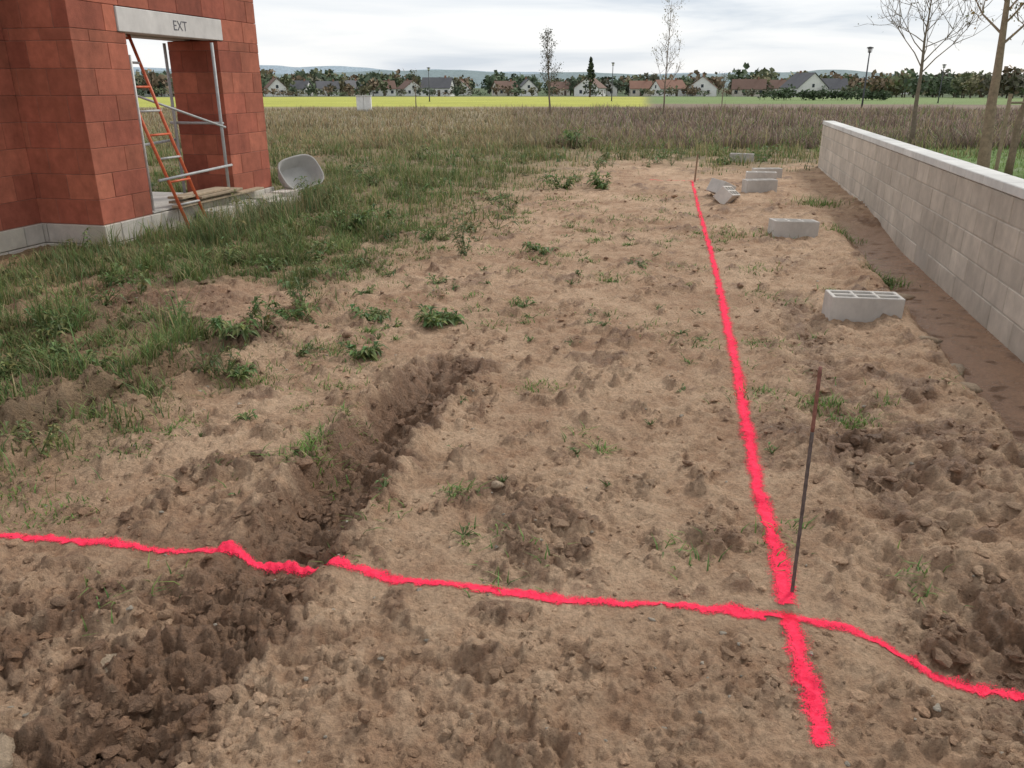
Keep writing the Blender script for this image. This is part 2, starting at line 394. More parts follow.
sx=np.array([-1.31,-2.62,2.75,2.6,3.1,2.55,-.06,-1.18,2.75,2.9]); sy=np.array([1.58,4.55,4.75,4.3,6.3,3.4,2.98,1.9,5.1,5.35])
rocks('stones',sx,sy,np.array([.05,.05,.09,.06,.07,.04,.025,.04,.06,.05]),np.array([[.52,.39,.27]])*rng.uniform(.8,1.1,(len(sx),1)),M_soil,colmul=False,flat=.4,sink=.2)
# ---------------------------------------------------------------- grass
def blades(x,y,h,w,lean,col,mb,z=None):
    n=len(x); z=H(x,y)-.01 if z is None else z
    a=rng.uniform(0,6.28,n); d=np.stack([np.cos(a),np.sin(a)],-1); pr=np.stack([-d[:,1],d[:,0]],-1)
    V=np.zeros((n,5,3))
    for k,(t,ww) in enumerate(((0,1),(.5,.8),(1,0))):
        cx=x+d[:,0]*lean*h*t**2; cy=y+d[:,1]*lean*h*t**2; cz=z+h*t*(1-.25*lean*t)
        if k<2:
            V[:,2*k,0]=cx-pr[:,0]*w*ww/2;V[:,2*k,1]=cy-pr[:,1]*w*ww/2;V[:,2*k,2]=cz
            V[:,2*k+1,0]=cx+pr[:,0]*w*ww/2;V[:,2*k+1,1]=cy+pr[:,1]*w*ww/2;V[:,2*k+1,2]=cz
        else: V[:,4]=np.stack([cx,cy,cz],-1)
    o=np.arange(n)*5
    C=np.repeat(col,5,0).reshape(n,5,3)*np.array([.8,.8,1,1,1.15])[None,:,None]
    mb.add(V.reshape(-1,3),np.stack([o,o+1,o+3,o+2],-1),np.stack([o+2,o+3,o+4],-1),C.reshape(-1,3))
GB=(.14,.205,.07)
def gcol(n,straw=.2,base=GB):
    b=np.array(base)*rng.uniform(.6,1.45,(n,1))*np.array([1,1,1])
    b[:,0]*=rng.uniform(.8,1.35,n)
    s=np.array([.42,.35,.19])*rng.uniform(.6,1.1,(n,1))
    m=(rng.random(n)<straw)[:,None]; return np.where(m,s,b)
TH=.95
def not_house(x,y):
    s,p=house_sp(x,y)
    inh=((p>-.06)&(s>-.06)&(s<3.55)&(p<3.2))|((p>.72)&(s<=.05))
    ws=wall_side(x,y); inw=(ws>-.04)&(ws<.26)&(wall_s(x,y)<12.4)
    return ~inh&~inw
def patch(n,x0,x1,y0,y1,hmin,hmax,w,straw,mb,clump=.35,base=GB,lean=.6,c0=-.18,c1=.22,tall=0):
    x=rng.uniform(x0,x1,n); y=rng.uniform(y0,y1,n)
    cl=fbm(x,y,clump,4,81,.6)
    v=veg(x,y)*(1-.5*sst(.5,1,churn(x,y))*(y<9))
    k=(rng.random(n)<v**1.2*sst(c0,c1,cl))&not_house(x,y)
    x=x[k];y=y[k];cl=cl[k];v=v[k]
    h=rng.uniform(hmin,hmax,len(x))*(.4+1.3*sst(-.15,.5,cl))*(.4+.6*v)
    sp_,pp_=house_sp(x,y); away=sst(.3,.9,np.where(sp_<0,.75-pp_,-pp_))
    h=h*(1+tall*away*sst(.0,.35,fbm(x,y,.5,3,87))*(rng.random(len(x))<.5))
    tone=(1+.7*fbm(x,y,.6,3,88))[:,None]
    blades(x,y,h,w*rng.uniform(.6,1.4,len(x)),rng.uniform(.1,1,len(x))*lean,gcol(len(x),straw,base)*tone,mb)
mb=MB()
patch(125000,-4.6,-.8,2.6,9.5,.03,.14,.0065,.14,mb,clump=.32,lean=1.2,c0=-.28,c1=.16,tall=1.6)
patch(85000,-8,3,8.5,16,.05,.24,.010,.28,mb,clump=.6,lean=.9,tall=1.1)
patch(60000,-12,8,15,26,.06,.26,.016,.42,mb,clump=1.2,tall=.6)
n=15000; s=rng.uniform(-3.6,3.8,n); p=-.05-rng.random(n)**1.1*1.1; q=s<0; p=np.where(q,.70-rng.random(n)**1.1*1.6,p)
x=HC[0]+s*HU[0]+p*HV[0]; y=HC[1]+s*HU[1]+p*HV[1]; cl=fbm(x,y,.4,3,85)
dw=np.where(s<0,.75-p,-p)
k=(rng.random(n)<sst(-.3,.2,cl)*sst(.05,.45,dw))&not_house(x,y)&~((s>1.2)&(s<3.8)&(p>-.5)&(rng.random(n)<.9))
x=x[k];y=y[k]; s=s[k]; dw=dw[k]; cl=cl[k]
hf=np.where(s<.25,.5,1.15)
blades(x,y,rng.uniform(.10,.42,len(x))*hf*(.25+.75*sst(.15,.75,dw))*(.7+.5*sst(-.2,.4,cl)),.007*rng.uniform(.6,1.3,len(x)),rng.uniform(.1,.8,len(x)),gcol(len(x),.3,(.14,.20,.085)),mb)
ctr=rng.uniform(0,1,(230,2))*np.array([4.8,10.5])+np.array([-2.0,2.2])
for cx,cy in ctr:
    if churn(np.array([cx]),np.array([cy]))[0]>.85 or (cx>xb(cy)+3.6 and rng.random()<.6): continue
    m=int(rng.integers(6,60)); sp=rng.uniform(.015,.085)*(1+cy*.06)
    x=cx+rng.normal(0,sp,m); y=cy+rng.normal(0,sp,m)
    blades(x,y,rng.uniform(.015,.07,m),.0055*np.ones(m)*(1+.08*cy),rng.uniform(.6,1.8,m),gcol(m,.05,(.14,.235,.065)),mb)
for cx,cy,m,sp,hh in [(1.63,3.95,170,.08,.08),(1.72,3.72,130,.06,.07),(-.86,3.22,140,.08,.08),(-.92,3.35,110,.06,.07),(-1.79,2.81,170,.09,.04),(.155,4.2,110,.08,.05),(1.95,3.9,40,.05,.06),(-.80,3.7,60,.06,.06),(-1.5,4.3,160,.10,.08),(-1.25,4.9,100,.09,.07),(-.95,4.2,60,.07,.05),(1.6,7.3,80,.12,.05),(3.45,7.3,180,.10,.14),(-.17,2.55,20,.012,.04),(2.6,9.0,160,.25,.10),(2.2,7.2,60,.12,.07),(-2.05,2.95,60,.05,.05),(3.8,9.3,120,.12,.13),(4.3,11.5,200,.2,.16),(-1.6,3.7,60,.05,.05),(-1.1,3.9,40,.04,.04)]:
    x=cx+rng.normal(0,sp,m); y=cy+rng.normal(0,sp*.7,m)
    blades(x,y,rng.uniform(.4,1.1,m)*hh,.005*np.ones(m)*(1+.06*cy),rng.uniform(.3,1.6,m),gcol(m,.06,(.14,.24,.06)),mb)
mb.build('grass',M_grass)
mb=MB()
n=72000; y=22+43*rng.random(n)**1.5; x=rng.uniform(-.6,.64,n)*(y+4)
k=not_house(x,y); x=x[k];y=y[k]; n=len(x)
cl=fbm(x,y,3,4,91,.6); side=sst(-2,6,x+3*cl)[:,None]
L_=gcol(n,.38,(.25,.22,.13)); R_=np.array([.245,.18,.145])*rng.uniform(.45,1.5,(n,1)); gs=(rng.random(n)<.28)[:,None]; R_=np.where(gs,gcol(n,.45),R_)
col=(L_*(1-side)+R_*side)*(1+.6*fbm(x,y,5,4,92))[:,None]
blades(x,y,rng.uniform(.08,.42,n)*(.4+.9*sst(-.3,.4,cl))*(1+.4*side[:,0]),.035*rng.uniform(.5,1.3,n),rng.uniform(.1,.9,n),col,mb)
n=18000; y=rng.uniform(19,30,n); x=rng.uniform(-.5,.6,n)*(y+4); k=not_house(x,y)&(rng.random(n)<sst(-.2,.3,fbm(x,y,2,3,93))); x=x[k];y=y[k];n=len(x)
blades(x,y,rng.uniform(.08,.34,n),.022*np.ones(n),rng.uniform(.1,.9,n),gcol(n,.4,(.17,.20,.09)),mb)
mb.build('meadow_grass',M_grass)
mb=MB(); n=36000; y=rng.uniform(9,34,n); x=rng.uniform(3,22,n); k=(wall_side(x,y)>.35)&(rng.random(n)<.8); x=x[k];y=y[k];n=len(x)
blades(x,y,rng.uniform(.04,.16,n),.014*np.ones(n),rng.uniform(.2,1,n),gcol(n,.06,(.15,.25,.06)),mb)
mb.build('lawn_grass',M_grass)
# ---------------------------------------------------------------- leafy weeds
def weed(cx,cy,rad,hgt,n,ll,col=(.135,.22,.07),into=None):
    m=into or MB(); z0=float(H(np.array([cx]),np.array([cy]))[0])-.005
    k=int(n*1.5); ll=ll*.7; hgt*=.9
    ns=int(rng.integers(5,9)); sa_=rng.uniform(0,6.28,ns); sr=rad*rng.uniform(.3,1.1,ns); sh=hgt*rng.uniform(.3,1.1,ns)
    si=rng.integers(0,ns,k); t=rng.random(k)**.8
    bx=cx+np.cos(sa_[si])*sr[si]*t+rng.normal(0,rad*.08,k); by=cy+np.sin(sa_[si])*sr[si]*t+rng.normal(0,rad*.08,k); bz=z0+sh[si]*t
    a2=sa_[si]+rng.normal(0,1.0,k); el=rng.uniform(-.3,.9,k); L=ll*rng.uniform(.4,1.4,k); W=L*rng.uniform(.22,.42,k)
    d=np.stack([np.cos(a2)*np.cos(el),np.sin(a2)*np.cos(el),np.sin(el)],-1); s=np.stack([-np.sin(a2),np.cos(a2),0*a2],-1)
    up=np.cross(d,s)*-1; up=np.where(up[:,2:3]<0,-up,up)
    B=np.stack([bx,by,bz],-1); M=B+d*L[:,None]*.5; T=B+d*L[:,None]+np.array([0,0,-1])*(L*.35)[:,None]
    Lf=M-s*W[:,None]/2+up*W[:,None]*.22; Rt=M+s*W[:,None]/2+up*W[:,None]*.22
    V=np.stack([B,Lf,Rt,M,T],1).reshape(-1,3); o=np.arange(k)*5
    F=np.concatenate([np.stack([o,o+3,o+1],-1),np.stack([o,o+2,o+3],-1),np.stack([o+1,o+3,o+4],-1),np.stack([o+3,o+2,o+4],-1)])
    c=np.array(col)*rng.uniform(.55,1.4,(k,1)); c[:,0]*=rng.uniform(.8,1.5,k)
    m.add(V,None,F,np.repeat(c,5,0))
    for q in range(ns):
        m.tube([(cx,cy,z0),(cx+math.cos(sa_[q])*sr[q]*.5,cy+math.sin(sa_[q])*sr[q]*.5,z0+sh[q]*.5),(cx+math.cos(sa_[q])*sr[q],cy+math.sin(sa_[q])*sr[q],z0+sh[q])],[.003,.0025,.001],4,col=(.14,.19,.07))
    if into is None: m.build('weed_plant',M_leaf)
for w in [(-.46,7.9,.20,.48,170,.09,(.17,.24,.11)),(-.51,5.5,.20,.09,150,.12),(-.38,5.62,.14,.08,70,.10),(-.995,5.63,.18,.10,120,.11),(-.85,5.4,.1,.05,40,.08),(-.92,4.77,.16,.09,110,.10),(-1.78,5.1,.20,.22,160,.11),(-1.6,5.6,.18,.15,90,.10),(-1.54,4.27,.11,.07,70,.08),
          (.1,6.0,.09,.09,45,.07),(.28,8.0,.18,.10,80,.11),(1.15,7.4,.12,.06,50,.08),(1.5,13.4,.36,.30,210,.16),(.82,13.3,.30,.24,160,.15),(1.8,22.5,.7,.65,280,.24),(1.0,22.8,.5,.35,110,.18),(1.68,3.78,.06,.06,40,.04),(3.4,7.25,.10,.12,50,.07),
          (-2.0,9.2,.38,.32,240,.14),(-2.3,9.6,.3,.3,150,.13),(-1.6,9.9,.3,.22,120,.12),(-2.8,11.5,.35,.4,150,.15),(-1.1,12.5,.3,.24,110,.13),(-3.2,6.6,.22,.22,100,.10),(-2.75,4.6,.16,.14,80,.08),(-3.0,5.2,.2,.2,100,.10),(-.3,12,.2,.14,60,.11),
          (5.6,18.5,.5,.4,150,.17),(4.6,17.6,.4,.3,110,.16),(3.5,19,.5,.3,100,.16),(-1.35,3.75,.07,.04,30,.05),(-.65,6.7,.12,.07,50,.08),(-2.2,7.2,.2,.18,90,.10),(-1.5,7.0,.15,.1,55,.09),(-1.2,6.4,.12,.08,50,.08),(-.9,8.8,.18,.15,70,.10),(-.1,10.2,.18,.14,60,.10)]:
    weed(*w)
mw=MB(); cnt=0
while cnt<270:
    yy=float(3.2+18*rng.random()**1.35); xx=float(xb(yy)-rng.uniform(-.9-.1*yy,2.6+.25*yy)); a1,b1_=np.array([xx]),np.array([yy])
    if not not_house(a1,b1_)[0] or veg(a1,b1_)[0]<.22*rng.random(): continue
    sc=rng.uniform(.5,1.3)*(1+.03*yy); cg=rng.uniform(.7,1.2)
    weed(xx,yy,.14*sc,rng.uniform(.05,.28)*sc,int(rng.integers(16,50)),.085*sc,(.135*cg*rng.uniform(.9,1.35),.21*cg,.075*cg),mw); cnt+=1
for i in range(60):
    yy=float(rng.uniform(2.6,9)); xx=float(rng.uniform(-1.9,1.4)); 
    if churn(np.array([xx]),np.array([yy]))[0]>.8: continue
    weed(xx,yy,rng.uniform(.02,.05)*(1+.08*yy),.03*(1+.1*yy),int(rng.integers(5,14)),.03*(1+.12*yy),(.13,.22,.07),mw)
mw.build('weeds',M_leaf)
# ---------------------------------------------------------------- masonry
def masonry(m,frame,u0,u1,v0,v1,z0,z1,bu,bv,bh,colf,gap=.004,vcut=True,jit=.002,shift=0):
    z=z0;k=shift
    while z<z1-1e-4:
        zt=min(z+bh,z1)
        def cuts(a,b,st,off):
            c=[a]; p=a+(st if not off else st/2)
            while p<b-.06: c.append(p); p+=st
            c.append(b); return c
        cu=cuts(u0,u1,bu,k%2); cv=cuts(v0,v1,bv,(k+1)%2) if vcut else [v0,v1]
        for i in range(len(cu)-1):
            for j in range(len(cv)-1):
                dj=rng.normal(0,jit,2); g=gap/2
                ul=cu[i]+(g if i else dj[0]*.3); uh=cu[i+1]-(g if i<len(cu)-2 else dj[0]*.3)
                vl=cv[j]+(g if j else abs(dj[1])); vh=cv[j+1]-(g if j<len(cv)-2 else 0)
                m.box((ul,vl,z+g),(uh,vh,zt-g),colf(),frame)
        z+=bh;k+=1
def bev(ob,w=.004,seg=1):
    b=ob.modifiers.new('edge_wear','BEVEL'); b.width=w; b.segments=seg; b.limit_method='ANGLE'
def red():
    t=rng.random(); c=np.array([.46,.155,.095])*(1-t)+np.array([.33,.095,.062])*t
    return c*rng.uniform(.8,1.15)
def pale(): 
    return np.array([.56,.52,.46])*rng.uniform(.86,1.1)*np.array([1,rng.uniform(.98,1.01),rng.uniform(.95,1.02)])
fr=(HC,HU,HV)
house=empty('brick_house')
OP0,OP1,SE,T2,TOP=.80,2.50,3.47,.70,3.0; Z0=.25
m=MB()
masonry(m,fr,0,OP0,0,TH,Z0,2.11,.5,.35,.25,red)
masonry(m,fr,OP1,SE,0,T2,Z0,2.11,.5,.35,.25,red)
masonry(m,fr,0,OP0-.12,0,TH,2.11,2.36,.5,.35,.25,red)
masonry(m,fr,OP1+.12,SE,0,T2,2.11,2.36,.5,.35,.25,red)
masonry(m,fr,0,SE,0,T2,2.36,TOP,.5,.35,.25,red,shift=1)
masonry(m,fr,0,OP0,T2+.003,TH,2.36,TOP,.5,.35,.25,red,vcut=False)
masonry(m,fr,-7,0-.003,TH-.2,TH,Z0,TOP,.5,.2,.25,red,vcut=False)
masonry(m,fr,-7,-6.8,TH+.003,9,Z0,TOP,.2,.5,.25,red)
masonry(m,fr,-.2,-.003,TH+.003,9,Z0,TOP,.2,.5,.25,red)
masonry(m,fr,-6.795,-.205,8.8,9,Z0,TOP,.5,.2,.25,red,vcut=False)
ob=m.build('walls',M_brick,parent=house); bev(ob)
m=MB()
def core(a,b,c,d,e,f,col=(.30,.17,.13)): m.box((a+.006,c+.008,e),(b-.006,d-.006,f),col,fr)
core(0,OP0,0,TH,.1,2.10);core(OP1,SE,0,T2,.1,2.10);core(0,OP0-.12,0,TH,2.1,2.35);core(OP1+.12,SE,0,T2,2.1,2.35);core(0,SE,0,T2,2.37,TOP-.01);core(0,OP0,T2+.01,TH,2.37,TOP-.01)
core(-7,-.002,TH-.2,TH,.1,TOP-.01);core(-6.9,-.1,TH+.3,8.9,.05,.15,(.4,.38,.35))
m.build('mortar',M_conc,parent=house)
m=MB()
masonry(m,fr,-7.02,-.025,TH-.225,TH+.03,-.16,Z0-.003,.5,.24,.205,pale,vcut=False,gap=.008)
masonry(m,fr,-.02,SE+.02,-.025,.18,-.16,Z0-.003,.5,.2,.205,pale,vcut=False,gap=.008)
masonry(m,fr,-.02,.18,.185,TH+.01,-.16,Z0-.003,.2,.5,.205,pale,gap=.008)
masonry(m,fr,SE-.18,SE+.02,.185,T2+.4,-.16,Z0-.003,.2,.5,.205,pale,gap=.008)
m.box((.2,.2,-.1),(SE-.2,3.2,.15),(.46,.44,.41),fr)
m.box((OP0+.01,.0,.25),(OP1-.01,.6,.268),(.5,.48,.44),fr)
m.box((2.7,-.28,0),(3.2,-.06,.19),pale(),fr); m.box((3.24,-.32,0),(3.70,-.08,.2),pale(),fr); m.box((1.55,-.26,0),(2.05,-.05,.18),pale(),fr); m.box((2.12,-.27,0),(2.62,-.06,.18),pale(),fr); m.box((2.6,-.52,0),(3.1,-.32,.16),pale(),fr)
ob=m.build('foundation',M_block,parent=house); bev(ob,.006)
m=MB(); m.box((OP0-.115,-.014,2.115),(OP1+.115,.2,2.352),(.62,.60,.58),fr); m.box((OP0-.115,.45,2.115),(OP1+.115,T2-.003,2.352),(.5,.48,.46),fr)
ob=m.build('lintel',M_conc,parent=house); bev(ob,.006)
cu=bpy.data.curves.new('lintel_marking','FONT'); cu.body='EXT'; cu.size=.15; cu.extrude=.0008; cu.offset=-.001; cu.align_x='CENTER'
to=bpy.data.objects.new('lintel_marking',cu); scene.collection.objects.link(to)
pm=bpy.data.materials.new('pencil_mark'); pm.use_nodes=True; pm.node_tree.nodes['Principled BSDF'].inputs['Base Color'].default_value=(.10,.10,.12,1); cu.materials.append(pm)
o=HC+HU*1.75+HV*(-.0165)
to.matrix_world=Matrix(((HU[0],0,-HV[0],o[0]),(HU[1],0,-HV[1],o[1]),(0,1,0,2.18),(0,0,0,1))); to.parent=house
def hp(s,p,z): q=HC+HU*s+HV*p; return (q[0],q[1],z)
m=MB(); org=(.62,.13,.05)
for s in (1.02,1.40): m.tube([hp(s+.1,-.22,.02),hp(s,.12,1.2),hp(s-.05,.42,2.25)],.019,8,org)
for i in range(8):
    t=.12+i*.115; z=.05+2.2*t; p=-.22+.64*t; m.tube([hp(1.12-.15*t,p,z),hp(1.50-.15*t,p,z)],.013,6,org if i%2 else (.45,.45,.44))
m.build('ladder',M_metal,True)
m=MB(); gr=(.42,.43,.43)
for s,p in ((2.32,-.03),(.95,.55),(2.32,.62)):
    m.tube([hp(s,p,.2),hp(s,p,2.08)],.02,8,gr)
m.tube([hp(.93,.5,1.62),hp(2.36,-.06,1.10)],.014,6,gr); m.tube([hp(.9,-.06,.60),hp(2.4,-.06,.64)],.016,6,gr); m.tube([hp(2.34,-.05,1.15),hp(2.34,.7,1.15)],.016,6,gr)
m.tube([hp(.95,.58,.9),hp(2.35,.64,.95)],.016,6,gr); m.tube([hp(.92,.08,.25),hp(.92,.08,1.9)],.016,6,(.6,.6,.58))
for z in (.5,.9,1.3,1.7): m.tube([hp(.92,.08,z),hp(.95,.55,z)],.012,6,(.55,.55,.53))
m.build('scaffold_frame',M_metal,True)
m=MB()
for i,(a,b,z,dd) in enumerate([(1.1,3.0,.271,0),(1.25,2.45,.30,.05),(1.5,2.42,.33,-.03),(1.2,2.2,.36,.02)]):
    m.box((a,-.14+dd,z),(b,(.06+dd) if b<2.5 else -.03,z+.027),np.array([.42,.33,.23])*rng.uniform(.7,1.15),fr)
ob=m.build('wooden_planks',M_wood); bev(ob,.003)
m=MB(); nS=28; rings=[(0,.25,.15),(.02,.265,.165),(.20,.33,.235),(.21,.35,.255),(.195,.355,.26),(.0,.272,.172)]
tubo=Vector((-3.18,12.12,.31)); Rm=Matrix.Rotation(math.radians(48),3,'Z')@Matrix.Rotation(math.radians(58),3,'X')@Matrix.Rotation(math.radians(10),3,'Z')
def srect(q,a,b,p=.62):
    c,s=math.cos(q),math.sin(q); return (a*math.copysign(abs(c)**p,c),b*math.copysign(abs(s)**p,s))
V=[]
for (h,a,b) in rings:
    for k in range(nS):
        u,v=srect(2*math.pi*k/nS,a,b); V.append(tuple(tubo+Rm@Vector((u,v,h))))
F=[(i*nS+k,i*nS+(k+1)%nS,(i+1)*nS+(k+1)%nS,(i+1)*nS+k) for i in range(len(rings)-1) for k in range(nS)]
V.append(tuple(tubo+Rm@Vector((0,0,0)))); c0=len(V)-1
m.add(V,F,[(c0,(k+1)%nS,k) for k in range(nS)],(.40,.39,.37)); m.build('mortar_tub',M_conc,True)
# ---------------------------------------------------------------- garden wall
wf=(W0,WU,np.array([WU[1],-WU[0]]))
gw=empty('garden_wall')
m=MB(); masonry(m,wf,-5.0,12.23,0,.2,-.35,.85,.5,.2,.2,lambda:np.array([.62,.545,.46])*rng.uniform(.86,1.1),gap=.010,vcut=False,jit=.0025)
ob=m.build('blockwork',M_block,parent=gw); bev(ob,.006)
m=MB(); m.box((-4.99,.007,-.4),(12.22,.193,.84),(.48,.43,.37),wf); m.build('mortar_joints',M_conc,parent=gw)
m=MB(); s=-5.0
while s<12.2:
    e=min(s+.5,12.25); m.box((s+.003,-.008,.852),(e-.003,.208,.925),np.array([.68,.67,.64])*rng.uniform(.94,1.05),wf); s+=.5
ob=m.build('coping',M_conc,parent=gw); bev(ob,.006)
# ---------------------------------------------------------------- loose hollow concrete blocks
def hollow_block(loc,rz,rx=0,ry=0,tone=1.0):
    xs=[-.25,-.222,-.088,-.066,.066,.088,.222,.25]; ys=[-.1,-.075,-.012,.012,.075,.1]; z0,z1=0,.2
    def solid(i,j):
        if i<0 or j<0 or i>=7 or j>=5: return False
        return not (i in (1,3,5) and j in (1,3))
    V=[];F=[]
    idx={}
    def v(i,j,k):
        if (i,j,k) not in idx: idx[(i,j,k)]=len(V); V.append((xs[i],ys[j],(z0,z1)[k]))
        return idx[(i,j,k)]
    for i in range(7):
        for j in range(5):
            if solid(i,j):
                F.append((v(i,j,1),v(i+1,j,1),v(i+1,j+1,1),v(i,j+1,1))); F.append((v(i,j,0),v(i,j+1,0),v(i+1,j+1,0),v(i+1,j,0)))
                if not solid(i-1,j): F.append((v(i,j,0),v(i,j,1),v(i,j+1,1),v(i,j+1,0)))
                if not solid(i+1,j): F.append((v(i+1,j,0),v(i+1,j+1,0),v(i+1,j+1,1),v(i+1,j,1)))
                if not solid(i,j-1): F.append((v(i,j,0),v(i+1,j,0),v(i+1,j,1),v(i,j,1)))
                if not solid(i,j+1): F.append((v(i,j+1,0),v(i,j+1,1),v(i+1,j+1,1),v(i+1,j+1,0)))
    m=MB(); m.add(V,F,None,np.array([.62,.585,.54])*tone)
    ob=m.build('concrete_block',M_block); bev(ob,.004)
    z=float(np.median(H(loc[0]+np.array([-.2,0,.2,0,0]),loc[1]+np.array([0,0,0,.1,-.1]))))
    ob.location=(loc[0],loc[1],z+loc[2]-.012); ob.rotation_euler=(rx,ry,rz); return ob
R=math.radians
hollow_block((2.52,5.62,-.01),R(-4),R(2),R(1))
hollow_block((3.11,8.95,0),R(3),R(0),R(2),.95)
hollow_block((3.02,11.75,.02),R(62),R(38),R(6),1.05)
hollow_block((3.10,12.35,.05),R(100),R(25),0,.85)
hollow_block((3.88,12.9,0),R(8),0,0,.9)
hollow_block((4.62,15.0,0),R(5),0,0,.95)
hollow_block((4.28,14.2,0),R(-12),0,0,1.0)
hollow_block((5.05,18.3,0),R(-25),0,0,.8)
# ---------------------------------------------------------------- stakes
m=MB(); b0=float(H(np.array([.93]),np.array([2.26]))[0]); pts=[];rad=[]
for i in range(41):
    t=i/40; pts.append((.93-.012*t,2.26,b0-.05+.84*t)); rad.append(.0056+(.001 if i%2 else 0))
m.tube(pts[:31],rad[:31],8,(.13,.105,.095)); m.tube(pts[30:],rad[30:],8,(.24,.11,.085))
m.build('rebar_stake',M_rust,True)
m=MB(); z=float(H(np.array([3.2]),np.array([14.45]))[0]); m.tube([(3.2,14.45,z-.05),(3.22,14.45,z+.48)],[.016,.013],6,(.25,.17,.11)); m.build('wooden_stake',M_wood)
# ---------------------------------------------------------------- trees
def tree(name,x,y,h,r,first,nb,spread,leaves,lcol,lsize,lean=(0,0),bark=(.20,.16,.12),up=.9,stakes=False):
    z0=float(H(np.array([x]),np.array([y]))[0])-.05
    e=empty(name,(x,y,z0)); m=MB(); tips=[]
    N=9; tp=[]
    for i in range(N+1):
        t=i/N; tp.append(Vector((lean[0]*t+rng.normal(0,.0025*h)*(t>0),lean[1]*t+rng.normal(0,.0025*h)*(t>0),h*t)))
    m.tube(tp,[r*(1-.93*(i/N)**.9)+.004 for i in range(N+1)],8,bark)
    def at(t):
        f=t*N;i=min(int(f),N-1); return tp[i].lerp(tp[i+1],f-i)
    def branch(p,d,L,rr,lv):
        pts=[p];q=p.copy();dd=d.copy()
        for k in range(4):
            dd=(dd+Vector(rng.normal(0,.13,3))+Vector((0,0,.10*up))).normalized(); q=q+dd*L/4; pts.append(q.copy())
            tips.append((q.copy(),dd.copy(),lv))
            if lv<3 and k>0 and rng.random()<.95:
                for _ in range(2 if lv==1 else 1):
                    sd=(dd+Vector(rng.normal(0,.6,3))).normalized(); branch(q.copy(),sd,L*rng.uniform(.35,.6),rr*.5,lv+1)
        m.tube(pts,[rr*(1-.2*k)+.002 for k in range(5)],5,bark,cap=False)
    for i in range(nb):
        t=first+(0.97-first)*(i+.5)/nb; a=i*2.4+rng.uniform(-.4,.4); el=rng.uniform(.4,.8)*up+.1+t*.25
        L=spread*(1.12-.75*(t-first)/(1-first))*rng.uniform(.75,1.15)
        branch(at(t),Vector((math.cos(a)*math.cos(el),math.sin(a)*math.cos(el),math.sin(el))),L,r*.28*(1.1-t)+.003,1)
    m.build('branches',M_bark,True,e)
    if leaves:
        n=leaves; ii=rng.integers(0,len(tips),n); B=np.array([tips[i][0][:] for i in ii])+rng.normal(0,lsize*1.3,(n,3))
        a=rng.normal(size=(n,3)); a/=np.linalg.norm(a,axis=1,keepdims=True); b=np.cross(a,rng.normal(size=(n,3))); b/=np.linalg.norm(b,axis=1,keepdims=True)
        s=(lsize*rng.uniform(.5,1.2,n))[:,None]
        V=np.stack([B-a*s*.5,B+b*s*.35,B+a*s*.5,B-b*s*.35],1).reshape(-1,3); o=np.arange(n)*4
        c=np.array(lcol)*rng.uniform(.5,1.5,(n,1)); c[:,0]*=rng.uniform(.8,1.5,n)
        l=MB(); l.add(V,np.stack([o,o+1,o+2,o+3],-1),None,np.repeat(c,4,0)); l.build('leaves',M_leaf,False,e)
    if stakes:
        k=MB()
        for sx in (-.30,.30): k.tube([(sx,-.1,0),(sx*1.05,-.1,1.5)],.035,7,(.30,.23,.16))
        k.tube([(-.32,-.1,1.35),(.32,-.1,1.35)],.02,6,(.25,.2,.14)); k.build('support_stakes',M_wood,False,e)
    return e
tree('young_tree',11.2,23.5,4.2,.075,.45,17,1.6,420,(.13,.12,.06),.05,lean=(-.12,0),up=.75)
tree('young_tree',7.85,13.8,4.1,.11,.52,12,1.0,700,(.22,.20,.08),.06,lean=(-.2,0),bark=(.27,.20,.14))
tree('young_tree',9.3,15.5,4.2,.07,.5,10,.9,450,(.20,.20,.07),.06,lean=(.05,0),bark=(.24,.18,.13),stakes=True)
tree('slender_tree',8.9,50,6.1,.05,.22,18,1.15,420,(.22,.22,.09),.085,lean=(.1,0),up=1.0)
tree('slender_tree',2.25,50,4.4,.06,.25,20,.75,1100,(.06,.075,.035),.09,lean=(-.25,0),up=1.2)
tree('slender_tree',18.5,75,2.8,.05,.3,10,.6,200,(.12,.13,.06),.10)
tree('slender_tree',-7.9,70,2.6,.05,.3,10,.6,250,(.12,.13,.06),.10)
# ---------------------------------------------------------------- street lamps, cabinet
def lamp(x,y,h):
    z=float(H(np.array([x]),np.array([y]))[0]); e=empty('street_lamp',(x,y,z)); k=(.05,.055,.06)
    m=MB(); m.tube([(0,0,-.1),(0,0,.9),(0,0,h-.35)],[.085,.075,.05],8,k); m.tube([(0,0,0),(0,0,.04)],.16,10,k); m.build('pole',M_metal,True,e)
    m=MB(); m.tube([(0,0,h-.36),(0,0,h-.30)],[.07,.18],10,k); m.tube([(0,0,h-.02),(0,0,h+.06),(0,0,h+.11)],[.27,.24,.04],12,k)
    for q in range(3):
        a=q*2.094; m.tube([(.16*math.cos(a),.16*math.sin(a),h-.31),(.2*math.cos(a),.2*math.sin(a),h-.02)],.012,5,k)
    m.build('lantern_frame',M_metal,True,e)
    m=MB(); m.tube([(0,0,h-.30),(0,0,h-.03)],[.11,.15],10,(.55,.56,.55)); m.build('glass',M_metal,True,e)
lamp(28.8,70,4.6); lamp(-11.6,120,4.4); lamp(14.6,125,5.2); lamp(55,110,4.6)
m=MB(); x,y=-9.9,57; z=float(H(np.array([x]),np.array([y]))[0])
